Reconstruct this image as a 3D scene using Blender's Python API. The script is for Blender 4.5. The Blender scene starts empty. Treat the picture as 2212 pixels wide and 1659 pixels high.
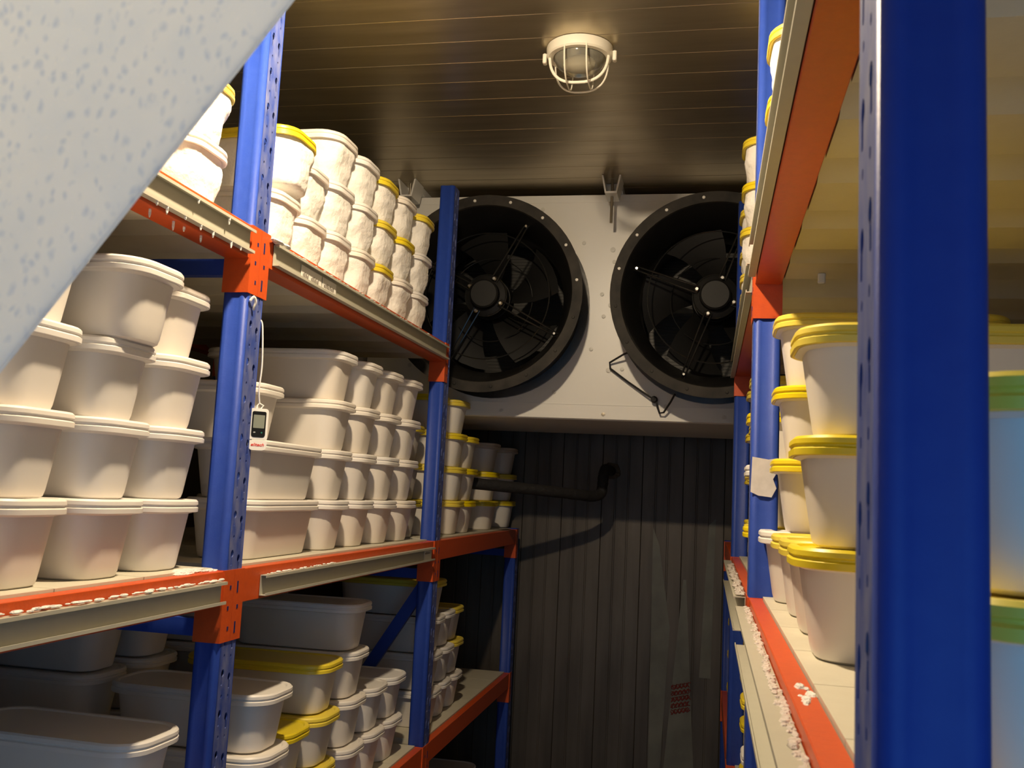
import bpy, bmesh, math, random
from mathutils import Vector, Matrix, noise

random.seed(7)
R = math.radians
PI = math.pi
scene = bpy.context.scene
C = scene.collection
CZ = 1.60                       # camera height above the floor

# ------------------------------------------------------------------ camera
FPX = 2066.57
YAW, PITCH, ROLL = -0.2065, 0.1131, 0.0488
cy, sy, cp, sp = math.cos(YAW), math.sin(YAW), math.cos(PITCH), math.sin(PITCH)
fwd = Vector((sy*cp, cy*cp, sp)); rgt = Vector((cy, -sy, 0)); upv = rgt.cross(fwd)
r2 = math.cos(ROLL)*rgt + math.sin(ROLL)*upv
u2 = -math.sin(ROLL)*rgt + math.cos(ROLL)*upv
cam_d = bpy.data.cameras.new('camera')
cam = bpy.data.objects.new('camera', cam_d); C.objects.link(cam)
M = Matrix((r2, u2, -fwd)).transposed().to_4x4(); M.translation = Vector((0, 0, CZ))
cam.matrix_world = M
cam_d.sensor_width = 36.0
cam_d.lens = FPX/2212*36.0
cam_d.clip_start = 0.02
cam_d.dof.use_dof = True
cam_d.dof.focus_distance = 2.4
cam_d.dof.aperture_fstop = 20.0
scene.camera = cam

# ------------------------------------------------------------------ light and exposure
LAMP_POS = (-0.43, 1.28, CZ+1.115)      # the lit bulkhead lamp on the ceiling, above the frame
LAMP_WATT = 52.0
LAMP_COL = (1.0, 0.80, 0.55)
DOOR_COL = (0.20, 0.55, 1.0)            # cool light that comes in through the open door
DOOR_STR = 1.15
world = bpy.data.worlds.new('world'); scene.world = world
world.use_nodes = True
bg = world.node_tree.nodes['Background']
bg.inputs[0].default_value = (*DOOR_COL, 1); bg.inputs[1].default_value = DOOR_STR
vs = scene.view_settings
vs.view_transform = 'Standard'; vs.look = 'None'; vs.gamma = 1.0; vs.use_curve_mapping = False
vs.exposure = 0.0

# ------------------------------------------------------------------ materials
def mat(name, col, rough=0.5, metal=0.0, coat=0.0, nscale=0, namp=0.0, col2=None, bump=0.0, bscale=40,
        stretch=(1, 1, 1), spec=0.5, emit=None, estr=0, rnd=0.0, trans=0.0, satr=(0.6, 1.5)):
    m = bpy.data.materials.new(name); m.use_nodes = True
    nt = m.node_tree; N = nt.nodes; L = nt.links
    b = N['Principled BSDF']
    b.inputs['Base Color'].default_value = (*col, 1)
    b.inputs['Roughness'].default_value = rough
    b.inputs['Metallic'].default_value = metal
    b.inputs['Specular IOR Level'].default_value = spec
    if coat: b.inputs['Coat Weight'].default_value = coat; b.inputs['Coat Roughness'].default_value = 0.15
    if emit: b.inputs['Emission Color'].default_value = (*emit, 1); b.inputs['Emission Strength'].default_value = estr
    src = None
    if nscale or bump:
        tc = N.new('ShaderNodeTexCoord'); mp = N.new('ShaderNodeMapping'); mp.inputs['Scale'].default_value = stretch
        L.new(tc.outputs['Object'], mp.inputs['Vector'])
    if nscale:
        n = N.new('ShaderNodeTexNoise'); n.inputs['Scale'].default_value = nscale; n.inputs['Detail'].default_value = 6
        L.new(mp.outputs[0], n.inputs['Vector'])
        mx = N.new('ShaderNodeMix'); mx.data_type = 'RGBA'
        mx.inputs[6].default_value = (*col, 1); mx.inputs[7].default_value = (*(col2 or [c*0.6 for c in col]), 1)
        rp = N.new('ShaderNodeMapRange'); rp.inputs[1].default_value = 0.35; rp.inputs[2].default_value = 0.75
        rp.inputs[4].default_value = namp
        L.new(n.outputs['Fac'], rp.inputs[0]); L.new(rp.outputs[0], mx.inputs[0])
        L.new(mx.outputs[2], b.inputs['Base Color']); src = mx.outputs[2]
    if rnd:
        oi = N.new('ShaderNodeObjectInfo'); hs = N.new('ShaderNodeHueSaturation')
        mr = N.new('ShaderNodeMapRange'); mr.inputs[3].default_value = 1-rnd; mr.inputs[4].default_value = 1+rnd*0.3
        L.new(oi.outputs['Random'], mr.inputs[0]); L.new(mr.outputs[0], hs.inputs['Value'])
        mr2 = N.new('ShaderNodeMapRange'); mr2.inputs[3].default_value = satr[0]; mr2.inputs[4].default_value = satr[1]
        mt = N.new('ShaderNodeMath'); mt.operation = 'MULTIPLY'; mt.inputs[1].default_value = 7.13
        fr = N.new('ShaderNodeMath'); fr.operation = 'FRACT'
        L.new(oi.outputs['Random'], mt.inputs[0]); L.new(mt.outputs[0], fr.inputs[0]); L.new(fr.outputs[0], mr2.inputs[0])
        L.new(mr2.outputs[0], hs.inputs['Saturation'])
        if src: L.new(src, hs.inputs['Color'])
        else: hs.inputs['Color'].default_value = (*col, 1)
        L.new(hs.outputs[0], b.inputs['Base Color'])
    if bump:
        n2 = N.new('ShaderNodeTexNoise'); n2.inputs['Scale'].default_value = bscale; n2.inputs['Detail'].default_value = 4
        L.new(mp.outputs[0], n2.inputs['Vector'])
        bp = N.new('ShaderNodeBump'); bp.inputs['Strength'].default_value = bump; bp.inputs['Distance'].default_value = 0.01
        L.new(n2.outputs['Fac'], bp.inputs['Height']); L.new(bp.outputs[0], b.inputs['Normal'])
    if trans:
        out = N['Material Output']; tr = N.new('ShaderNodeBsdfTranslucent'); ms = N.new('ShaderNodeMixShader')
        tr.inputs[0].default_value = (*col, 1); ms.inputs[0].default_value = trans
        L.new(b.outputs[0], ms.inputs[1]); L.new(tr.outputs[0], ms.inputs[2]); L.new(ms.outputs[0], out.inputs[0])
    return m

MT = {}
MT['tub'] = mat('tub_plastic', (0.80, 0.745, 0.67), 0.42, rnd=0.08, satr=(0.65, 1.2), nscale=14, namp=0.10, col2=(0.70, 0.66, 0.60))
MT['lid_white'] = mat('lid_white', (0.83, 0.79, 0.73), 0.38, rnd=0.05)
MT['lid_yellow'] = mat('lid_yellow', (0.82, 0.64, 0.025), 0.38, rnd=0.08, satr=(0.92, 1.04))
MT['lid_cream'] = mat('lid_cream', (0.62, 0.50, 0.37), 0.45)
MT['frost'] = mat('frost', (0.88, 0.85, 0.80), 0.9, nscale=30, namp=0.25, col2=(0.74, 0.70, 0.64), bump=0.34, bscale=75)
MT['rime'] = mat('rime', (0.62, 0.56, 0.51), 0.9, bump=0.8, bscale=160)
MT['snow'] = mat('snow', (0.86, 0.83, 0.78), 0.9, bump=0.8, bscale=160)
MT['blue'] = mat('blue_paint', (0.018, 0.054, 0.33), 0.50, spec=0.35, nscale=60, namp=0.35, col2=(0.034, 0.078, 0.37), bump=0.03, bscale=300)
MT['blue_frost_sheen'] = mat('blue_paint_frost_sheen', (0.03, 0.062, 0.29), 0.6, spec=0.35, nscale=55, namp=1.0, col2=(0.17, 0.19, 0.33), stretch=(1, 1, 0.4))  # paler mix: frost bloom plus the lamp's grazing sheen, painted on front faces
MT['blue_dark'] = mat('blue_paint_dark', (0.012, 0.02, 0.10), 0.5)
MT['orange'] = mat('orange_paint', (0.62, 0.085, 0.012), 0.42, nscale=90, namp=0.45, col2=(0.50, 0.07, 0.015), bump=0.05, bscale=260)
MT['strip'] = mat('label_strip_grey', (0.47, 0.45, 0.36), 0.45, nscale=50, namp=0.3, col2=(0.40, 0.38, 0.30))
MT['deck'] = mat('deck_enamel', (0.62, 0.58, 0.46), 0.55, nscale=25, namp=0.3, col2=(0.52, 0.47, 0.36), bump=0.05, bscale=120)
MT['ceiling'] = mat('ceiling_steel', (0.55, 0.48, 0.34), 0.33, metal=0.78, nscale=3.2, namp=0.6, col2=(0.36, 0.30, 0.19), bump=0.03, bscale=30, stretch=(1, 8, 1))
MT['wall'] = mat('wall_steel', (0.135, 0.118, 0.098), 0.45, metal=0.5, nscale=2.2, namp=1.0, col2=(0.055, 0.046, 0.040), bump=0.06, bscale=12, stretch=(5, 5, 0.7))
MT['sidewall'] = mat('side_wall_steel', (0.25, 0.24, 0.21), 0.5, metal=0.5)
MT['floor'] = mat('floor_concrete', (0.20, 0.19, 0.18), 0.8, nscale=6, namp=0.5)
MT['film'] = mat('film', (0.16, 0.165, 0.14), 0.45, nscale=6, namp=1.0, col2=(0.075, 0.075, 0.066))
MT['red_print'] = mat('red_print', (0.17, 0.030, 0.028), 0.5)
MT['white_enamel'] = mat('white_enamel', (0.88, 0.86, 0.81), 0.35, nscale=3, namp=0.25, col2=(0.72, 0.70, 0.64), bump=0.01, bscale=60)
MT['black'] = mat('black_paint', (0.010, 0.010, 0.010), 0.30, nscale=40, namp=0.4, col2=(0.022, 0.020, 0.018), bump=0.03, bscale=120)
MT['gloss'] = mat('black_gloss', (0.012, 0.012, 0.012), 0.16)
MT['black_dull'] = mat('black_lit_mottle', (0.036, 0.031, 0.025), 0.6, spec=0.25, nscale=22, namp=1.0, col2=(0.010, 0.009, 0.008))  # brownish mottling puts the flange's uneven light into its colour
MT['blade'] = mat('blade_black', (0.006, 0.006, 0.006), 0.55, spec=0.2)
MT['motor'] = mat('motor_black', (0.007, 0.007, 0.007), 0.5, spec=0.25)
MT['coil'] = mat('coil_fins', (0.014, 0.013, 0.011), 0.45, metal=0.3)
MT['chrome'] = mat('bright_bolt', (0.75, 0.74, 0.70), 0.18, metal=1.0)
MT['bolt'] = mat('white_bolt', (0.72, 0.70, 0.64), 0.4)
MT['rod'] = mat('zinc_rod', (0.30, 0.26, 0.20), 0.4, metal=0.7)
MT['lampwhite'] = mat('lamp_white', (0.84, 0.80, 0.68), 0.3)
MT['rubber'] = mat('rubber_foam', (0.016, 0.015, 0.015), 0.75, bump=0.5, bscale=45)
MT['foam'] = mat('foam_seal', (0.10, 0.075, 0.05), 0.9, bump=1.0, bscale=40)
MT['log_white'] = mat('logger_white', (0.85, 0.83, 0.78), 0.3)
MT['log_black'] = mat('logger_black', (0.012, 0.012, 0.012), 0.2)
MT['lcd'] = mat('lcd', (0.24, 0.26, 0.21), 0.25)
MT['red_ink'] = mat('red_ink', (0.75, 0.05, 0.03), 0.4)
MT['grey_ink'] = mat('grey_ink', (0.35, 0.37, 0.36), 0.4)
MT['green_ink'] = mat('green_ink', (0.03, 0.22, 0.15), 0.4)
MT['card'] = mat('paper_card', (0.78, 0.75, 0.68), 0.7)
MT['ink'] = mat('ink', (0.10, 0.08, 0.06), 0.7)
MT['paper'] = mat('torn_paper', (0.72, 0.68, 0.66), 0.6, nscale=60, namp=0.4)

def curtain_material():
    m = mat('curtain_vinyl', (0.60, 0.72, 0.84), 0.40, spec=0.5)
    nt = m.node_tree; N = nt.nodes; L = nt.links; b = N['Principled BSDF']; out = N['Material Output']
    tc = N.new('ShaderNodeTexCoord')
    def specks(scale, r0, r1, seed):
        mp = N.new('ShaderNodeMapping'); mp.inputs['Location'].default_value = (seed, seed*2, seed*3); mp.inputs['Scale'].default_value = (1, 1, 0.75)
        L.new(tc.outputs['Object'], mp.inputs['Vector'])
        w = N.new('ShaderNodeTexNoise'); w.inputs['Scale'].default_value = 90; w.inputs['Detail'].default_value = 2
        L.new(mp.outputs[0], w.inputs['Vector'])
        ad = N.new('ShaderNodeVectorMath'); ad.operation = 'MULTIPLY_ADD'; ad.inputs[1].default_value = (0.008,)*3
        L.new(w.outputs['Color'], ad.inputs[0]); L.new(mp.outputs[0], ad.inputs[2])
        v = N.new('ShaderNodeTexVoronoi'); v.inputs['Scale'].default_value = scale
        L.new(ad.outputs[0], v.inputs['Vector'])
        mr = N.new('ShaderNodeMapRange'); mr.inputs[1].default_value = r0; mr.inputs[2].default_value = r1
        mr.inputs[3].default_value = 1; mr.inputs[4].default_value = 0
        L.new(v.outputs['Distance'], mr.inputs[0]); return mr.outputs[0]
    d1 = specks(165, 0.02, 0.42, 1.3); d2 = specks(200, 0.0, 0.22, 4.1)
    nz = N.new('ShaderNodeTexNoise'); nz.inputs['Scale'].default_value = 22; nz.inputs['Detail'].default_value = 3
    L.new(tc.outputs['Object'], nz.inputs['Vector'])
    base = N.new('ShaderNodeMix'); base.data_type = 'RGBA'; base.inputs[6].default_value = (0.86, 0.91, 0.96, 1); base.inputs[7].default_value = (0.92, 0.95, 0.97, 1)
    L.new(nz.outputs['Fac'], base.inputs[0])
    m1 = N.new('ShaderNodeMix'); m1.data_type = 'RGBA'; m1.inputs[7].default_value = (0.42, 0.56, 0.80, 1)
    q = N.new('ShaderNodeMath'); q.operation = 'MULTIPLY'; q.inputs[1].default_value = 0.48
    L.new(d1, q.inputs[0]); L.new(q.outputs[0], m1.inputs[0]); L.new(base.outputs[2], m1.inputs[6])
    cr = N.new('ShaderNodeMix'); cr.data_type = 'RGBA'; cr.inputs[7].default_value = (0.98, 0.98, 0.97, 1)
    q2 = N.new('ShaderNodeMath'); q2.operation = 'MULTIPLY'; q2.inputs[1].default_value = 0.5
    L.new(d2, q2.inputs[0]); L.new(q2.outputs[0], cr.inputs[0]); L.new(m1.outputs[2], cr.inputs[6])
    L.new(cr.outputs[2], b.inputs['Base Color'])
    bp = N.new('ShaderNodeBump'); bp.inputs['Strength'].default_value = 0.25; bp.inputs['Distance'].default_value = 0.002
    L.new(d2, bp.inputs['Height']); L.new(bp.outputs[0], b.inputs['Normal'])
    tr = N.new('ShaderNodeBsdfTranslucent'); ms = N.new('ShaderNodeMixShader'); ms.inputs[0].default_value = 0.66
    L.new(cr.outputs[2], tr.inputs[0]); L.new(b.outputs[0], ms.inputs[1]); L.new(tr.outputs[0], ms.inputs[2])
    L.new(ms.outputs[0], out.inputs[0])
    return m
MT['curtain'] = curtain_material()

def glass_material():
    m = bpy.data.materials.new('ribbed_glass'); m.use_nodes = True
    b = m.node_tree.nodes['Principled BSDF']
    b.inputs['Base Color'].default_value = (0.62, 0.60, 0.50, 1); b.inputs['Roughness'].default_value = 0.12
    b.inputs['Transmission Weight'].default_value = 0.75; b.inputs['IOR'].default_value = 1.3
    return m
MT['glass'] = glass_material()
A_LAMP = 2*PI*0.034**2
MT['lit'] = mat('lit_glass', (0.9, 0.85, 0.7), 0.4, emit=LAMP_COL, estr=LAMP_WATT/(PI*A_LAMP))

# ------------------------------------------------------------------ mesh helpers
class MB:
    def __init__(s): s.v = []; s.f = []; s.m = []
    def add(s, verts, faces, m=0):
        o = len(s.v); s.v += [tuple(q) for q in verts]
        s.f += [tuple(i+o for i in f) for f in faces]; s.m += [m]*len(faces); return s
    def box(s, x0, x1, y0, y1, z0, z1, m=0):
        v = [(x0,y0,z0),(x1,y0,z0),(x1,y1,z0),(x0,y1,z0),(x0,y0,z1),(x1,y0,z1),(x1,y1,z1),(x0,y1,z1)]
        return s.add(v, [(0,3,2,1),(4,5,6,7),(0,1,5,4),(1,2,6,5),(2,3,7,6),(3,0,4,7)], m)
    def bbox(s, x0, x1, y0, y1, z0, z1, b=0.003, m=0):
        # a box with chamfered edges along z and at the top and bottom
        def ring(i, z): return [(x0+i+b,y0+i,z),(x1-i-b,y0+i,z),(x1-i,y0+i+b,z),(x1-i,y1-i-b,z),(x1-i-b,y1-i,z),(x0+i+b,y1-i,z),(x0+i,y1-i-b,z),(x0+i,y0+i+b,z)]
        return s.loft([ring(b, z0), ring(0, z0+b), ring(0, z1-b), ring(b, z1)], True, True, m)
    def loft(s, rings, cap0=True, cap1=True, m=0, closed=True):
        n = len(rings[0]); o = len(s.v)
        for r in rings: s.v += [tuple(q) for q in r]
        for k in range(len(rings)-1):
            for i in range(n if closed else n-1):
                j = (i+1) % n
                s.f.append((o+k*n+i, o+k*n+j, o+(k+1)*n+j, o+(k+1)*n+i)); s.m.append(m)
        if cap0: s.f.append(tuple(o+i for i in reversed(range(n)))); s.m.append(m)
        if cap1: s.f.append(tuple(o+(len(rings)-1)*n+i for i in range(n))); s.m.append(m)
        return s
    def prism(s, prof, axis, a, b, m=0):
        # prof: list of 2D points in the plane across the axis
        def P(q, t): return {'x': (t,q[0],q[1]), 'y': (q[0],t,q[1]), 'z': (q[0],q[1],t)}[axis]
        return s.loft([[P(q, a) for q in prof], [P(q, b) for q in prof]], True, True, m)
    def tube(s, path, r, n=8, m=0, closed=False, caps=True):
        path = [Vector(p) for p in path]; K = len(path); rings = []
        rr = r if isinstance(r, (list, tuple)) else [r]*K
        up = None
        for i, p in enumerate(path):
            if closed: t = path[(i+1) % K]-path[i-1]
            else: t = path[min(i+1, K-1)]-path[max(i-1, 0)]
            t.normalize()
            if up is None: up = Vector((0,0,1)) if abs(t.z) < 0.9 else Vector((1,0,0))
            a = t.cross(up)
            if a.length < 1e-6: a = t.cross(Vector((0.3,1,0.2)))
            a.normalize(); b = a.cross(t); up = b
            rings.append([p+rr[i]*(math.cos(q*2*PI/n)*a+math.sin(q*2*PI/n)*b) for q in range(n)])
        if closed: rings.append(rings[0]); caps = False
        return s.loft(rings, caps, caps, m)
    def lathe(s, prof, c, axis='z', n=48, m=0, cap0=False, cap1=False):
        # prof: (radius, along)
        rings = []
        for r, h in prof:
            g = []
            for i in range(n):
                a = 2*PI*i/n; x, y = r*math.cos(a), r*math.sin(a)
                g.append((c[0]+x, c[1]+y, c[2]+h) if axis == 'z' else (c[0]+x, c[1]+h, c[2]+y))
            rings.append(g)
        return s.loft(rings, cap0, cap1, m)
    def ball(s, c, r, sx=1, sy=1, sz=1, n=8, k=5, m=0):
        rings = []
        for j in range(1, k):
            t = PI*j/k
            rings.append([(c[0]+r*sx*math.sin(t)*math.cos(2*PI*i/n), c[1]+r*sy*math.sin(t)*math.sin(2*PI*i/n), c[2]-r*sz*math.cos(t)) for i in range(n)])
        return s.loft(rings, True, True, m)
    def mesh(s, name, smooth=False):
        me = bpy.data.meshes.new(name); me.from_pydata(s.v, [], s.f)
        me.polygons.foreach_set('material_index', s.m)
        bm = bmesh.new(); bm.from_mesh(me); bmesh.ops.recalc_face_normals(bm, faces=bm.faces); bm.to_mesh(me); bm.free()
        if smooth:
            me.polygons.foreach_set('use_smooth', [True]*len(me.polygons))
            try: me.set_sharp_from_angle(angle=R(35))
            except Exception: pass
        me.update(); return me

WL = {}
def wloc(o): return WL.get(o.name, Vector((0,0,0)))
def empty(name, loc, label=None, cat=None, group=None, rotz=0):
    o = bpy.data.objects.new(name, None); C.objects.link(o); o.location = loc; o.rotation_euler = (0,0,rotz)
    o.empty_display_size = 0.05; WL[o.name] = Vector(loc); tag(o, label, cat, group); return o
def tag(o, label=None, cat=None, group=None, kind=None):
    if label: o['label'] = label
    if cat: o['category'] = cat
    if group: o['group'] = group
    if kind: o['kind'] = kind
    return o
def put(name, me, mats, parent=None, loc=(0,0,0), rot=None):
    # loc is a world position; parents here are unrotated
    if isinstance(mats, str): mats = [mats]
    if not me.materials:
        for k in mats: me.materials.append(MT[k])
    o = bpy.data.objects.new(name, me); C.objects.link(o); L = Vector(loc)
    WL[o.name] = L.copy()
    if parent: o.parent = parent; L = L-wloc(parent)
    o.location = L
    if rot: o.rotation_euler = rot
    return o
def build(name, mb, mats, parent=None, smooth=False, loc=None):
    # mb holds world coordinates
    if loc is None: loc = wloc(parent) if parent else Vector((0,0,0))
    loc = Vector(loc)
    mb.v = [(q[0]-loc.x, q[1]-loc.y, q[2]-loc.z) for q in mb.v]
    return put(name, mb.mesh(name, smooth), mats, parent, loc)

def rrect(hx, hy, r, n=6):
    r = max(0.002, min(r, hx-0.0005, hy-0.0005)); p = []
    for cx, cy_, a0 in ((hx-r, hy-r, 0), (-hx+r, hy-r, 90), (-hx+r, -hy+r, 180), (hx-r, -hy+r, 270)):
        for i in range(n+1):
            a = R(a0+90*i/n); p.append((cx+r*math.cos(a), cy_+r*math.sin(a)))
    return p

# ------------------------------------------------------------------ the room
XW0, XW1, YW0, YW1, ZC = -1.72, 0.98, -0.35, 4.34, CZ+1.115
fl = build('floor', MB().box(XW0, XW1, YW0, YW1, -0.08, 0), 'floor'); tag(fl, 'grey concrete cold store floor', kind='structure')
ce = build('ceiling', MB().box(XW0, XW1, YW0-0.1, YW1+0.1, ZC+0.02, ZC+0.12), 'sidewall'); tag(ce, 'brown-lit steel panel ceiling', kind='structure')
# ceiling made of narrow steel panels that run across the aisle, with open joints
PW = 0.116
def ceil_panel():
    b = MB()
    w = PW-0.0012
    prof = [(0, 0.02), (0, 0.001), (0.001, 0), (w*0.5, 0), (w-0.001, 0), (w, 0.001), (w, 0.02)]
    b.prism(prof, 'x', XW0, XW1); return b.mesh('ceiling_panel')
cpm = ceil_panel(); k = 0; y = YW0
while y < YW1-0.02:
    put('ceiling_panel', cpm, 'ceiling', ce, (0, y, ZC)); y += PW
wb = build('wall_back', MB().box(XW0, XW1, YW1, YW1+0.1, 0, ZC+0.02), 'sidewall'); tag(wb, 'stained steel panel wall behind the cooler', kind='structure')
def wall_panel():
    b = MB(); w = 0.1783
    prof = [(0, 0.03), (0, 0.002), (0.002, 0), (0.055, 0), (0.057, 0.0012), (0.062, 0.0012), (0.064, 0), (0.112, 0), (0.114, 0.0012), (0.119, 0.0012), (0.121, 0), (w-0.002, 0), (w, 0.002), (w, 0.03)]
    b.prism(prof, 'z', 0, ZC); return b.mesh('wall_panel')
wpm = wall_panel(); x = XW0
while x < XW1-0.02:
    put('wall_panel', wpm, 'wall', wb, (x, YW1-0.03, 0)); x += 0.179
wl = build('wall_left', MB().box(XW0-0.1, XW0, YW0, YW1, 0, ZC), 'sidewall'); tag(wl, 'steel wall behind the left rack', kind='structure')
wr = build('wall_right', MB().box(XW1, XW1+0.1, YW0, YW1, 0, ZC), 'sidewall'); tag(wr, 'steel wall behind the right rack', kind='structure')
DX0, DX1, DZ = -0.28, 0.62, 2.10
wf_ = build('wall_front', MB().box(XW0, DX0, YW0-0.1, YW0, 0, ZC).box(DX1, XW1, YW0-0.1, YW0, 0, ZC).box(DX0, DX1, YW0-0.1, YW0, DZ, ZC), 'sidewall')
tag(wf_, 'steel wall around the open doorway behind the viewer', kind='structure')

# torn protective film with red print, left on the back wall and over the cooler
def film(poly, yy, name, label):
    b = MB(); b.prism([(px, pz) for px, pz in poly], 'y', yy-0.0008, yy)
    o = build(name, b, 'film', loc=(poly[0][0], yy, poly[0][1])); tag(o, label, 'film'); return o
def squiggle(o, x0, x1, z0, amp, yy, rows=1, slope=0.0, n=16):
    b = MB()
    for r_ in range(rows):
        p = []
        for i in range(n*3):
            t = i/(n*3-1)
            p.append((x0+(x1-x0)*t+0.006*math.sin(i*1.9), yy, z0-r_*amp*2.6+slope*(x1-x0)*t+amp*math.sin(i*1.25+r_)))
        b.tube(p, 0.0022, 4)
    build('red_print', b, 'red_print', o)
FY = YW1-0.032
f1 = film([(-0.165, CZ-1.20), (-0.030, CZ-1.20), (-0.085, CZ-0.34), (-0.098, CZ-0.34)], FY, 'protective_film', 'long pale wedge of torn film with red print on back wall')
squiggle(f1, -0.135, -0.06, CZ-0.80, 0.010, FY-0.002, 5, 0.25)
f2 = film([(-0.225, CZ-1.25), (-0.180, CZ-1.25), (-0.150, CZ-0.55), (-0.205, CZ-0.20), (-0.235, CZ-0.12)], FY, 'protective_film', 'dull torn strip of film beside the pale wedge on back wall')
f3 = film([(-0.020, CZ-0.75), (0.028, CZ-0.75), (0.035, CZ-0.07), (0.005, CZ-0.10)], FY, 'protective_film', 'narrow film remnant on the back wall next to right rack')

# ------------------------------------------------------------------ racks
WFR, DEP, BAY = 0.067, 0.046, 1.30
RDEP = 0.78                     # rack depth
PITCHH = 0.068
def keyhole(cx, cz, flip=1):
    p = []
    for i in range(7):
        a = R(-20+220*i/6); p.append((cx+0.0052*math.cos(a), cz+0.0075*math.sin(a)))
    p += [(cx-0.0026-0.0010*flip, cz-0.006), (cx-0.0026-0.0016*flip, cz-0.019), (cx-0.0012*flip, cz-0.0205), (cx+0.0026-0.0016*flip, cz-0.019), (cx+0.0026-0.0010*flip, cz-0.006)]
    return p
def circ(cx, cz, r, n=7): return [(cx+r*math.cos(2*PI*i/n), cz+1.5*r*math.sin(2*PI*i/n)) for i in range(n)]
def cell_faces():
    bm = bmesh.new(); y0, y1 = 0.009, WFR-0.009
    loops = [[(y0,0),(y1,0),(y1,PITCHH),(y0,PITCHH)], keyhole(0.0215, 0.0460, 1), keyhole(0.0455, 0.0370, -1), circ(0.0225, 0.0075, 0.0024), circ(0.0450, 0.0665-0.0045, 0.0022)]
    loops[4] = circ(0.0455, 0.0035+0.001, 0.0022)
    es = []
    for lp in loops:
        vsx = [bm.verts.new((a, 0, b)) for a, b in lp]
        for i in range(len(vsx)): es.append(bm.edges.new((vsx[i], vsx[(i+1) % len(vsx)])))
    bmesh.ops.triangle_fill(bm, use_beauty=True, use_dissolve=False, edges=es)
    bm.verts.index_update()
    vv = [(q.co.x, q.co.z) for q in bm.verts]; ff = [tuple(q.index for q in f.verts) for f in bm.faces]
    bm.free(); return vv, ff
CV, CF = cell_faces()
def upright_mesh(d, h):
    # local: x = d*depth, y along the rack, z up; base at z = 0
    b = MB(); n = int(h/PITCHH); yo = h-n*PITCHH
    for k in range(n):
        b.add([(0, a, c+yo+k*PITCHH) for a, c in CV], CF)
    b.add([(0,0.009,0),(0,WFR-0.009,0),(0,WFR-0.009,yo),(0,0.009,yo)], [(0,1,2,3)])
    nflat = len(b.f)
    side = [(0, 0.009)]
    for i in range(1, 7):
        a = R(90*i/6); side.append((0.009-0.009*math.cos(a), 0.009-0.009*math.sin(a)))
    side += [(0.012, 0.0006), (0.015, 0.0015), (0.031, 0.0015), (0.034, 0.0006), (0.037, 0), (0.041, 0.0006), (0.044, 0.0022), (0.0455, 0.005), (DEP, 0.009), (DEP, 0.018)]
    for s in (0, 1):
        pts = [(u, (q if s == 0 else WFR-q)) for u, q in side]
        b.loft([[(d*u, q, 0) for u, q in pts], [(d*u, q, h) for u, q in pts]], False, False, closed=False)
    nfl = nflat; me = b.mesh('upright')
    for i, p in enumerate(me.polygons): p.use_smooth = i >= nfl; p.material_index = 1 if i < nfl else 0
    return me
def make_upright(me, root, x, y, name='upright', mirror=False):
    o = put(name, me, ['blue', 'blue_frost_sheen'], root, (x, y, 0))
    if mirror: o.scale.x = -1
    md = o.modifiers.new('thick', 'SOLIDIFY'); md.thickness = 0.0022; md.offset = 0
    return o
def beam_mesh(d, length):
    # section in depth u and height z, top front edge at the origin; runs along +y
    prof = [(0.001,0), (0.022,0), (0.022,-0.012), (DEP,-0.012), (DEP,-0.059), (DEP-0.001,-0.060), (0.001,-0.060), (0,-0.059), (0,-0.001)]
    return MB().prism([(d*u, z) for u, z in prof], 'y', 0, length).mesh('beam')
def connector_mesh(d, end):
    # end = 'near' hooks on the post's far half (+y face), 'far' on its near half (-y face)
    b = MB(); t = 0.003; hw = WFR/2
    H0, H1 = -0.122, 0.001
    # y is measured from the post face that carries the plate, positive towards the post centre
    s = 1 if end == 'far' else -1
    def bx(u0, u1, y0, y1, z0, z1, m=0): b.box(min(d*u0, d*u1), max(d*u0, d*u1), min(s*y0, s*y1), max(s*y0, s*y1), z0, z1, m)
    bx(-t, 0.0, 0.0, hw-0.0008, H0, H1)                 # front flange
    bx(-t, DEP+0.002, -t, 0.0, H0, H1)                  # side flange
    for zc in (-0.030, -0.100):
        if end == 'near': bx(-t-0.0006, -t, 0.018, 0.0225, zc-0.010, zc+0.010, 1)
        else: bx(-t-0.0006, -t, 0.019, 0.0235, zc-0.003, zc+0.004, 1)
    bx(-t-0.0006, -t, 0.014, 0.019, -0.068, -0.061, 1)
    return b.mesh('connector')
def strip_mesh(d, length, z0, z1, w=0.013):
    # C-shaped label holder, open to the aisle; lips at top and bottom
    t = 0.0016; rl = 0.005
    prof = [(0, z1), (-w, z1), (-w, z1-rl), (-w+t, z1-rl), (-w+t, z1-t), (-t, z1-t), (-t, z0+t), (-w+t, z0+t), (-w+t, z0+rl), (-w, z0+rl), (-w, z0), (0, z0)]
    return MB().prism([(d*(u-0.0015), z) for u, z in prof], 'y', 0, length).mesh('label_strip')
NPAN = 6
def deck_mesh(d, w, dep):
    b = MB(); g = 0.0008
    b.box(min(d*0.0235, d*(dep-0.0235)), max(d*0.0235, d*(dep-0.0235)), g, w-g, -0.011, 0.004)
    prof = [(g, -0.011), (g+0.001, -0.015), (w*0.38, -0.052), (w-0.012, -0.052), (w-0.004, -0.012), (w-0.004, -0.011)]
    b.prism([(q, z) for q, z in prof], 'x', d*(DEP+0.004), d*(dep-DEP-0.004))
    return b.mesh('deck_panel')

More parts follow.
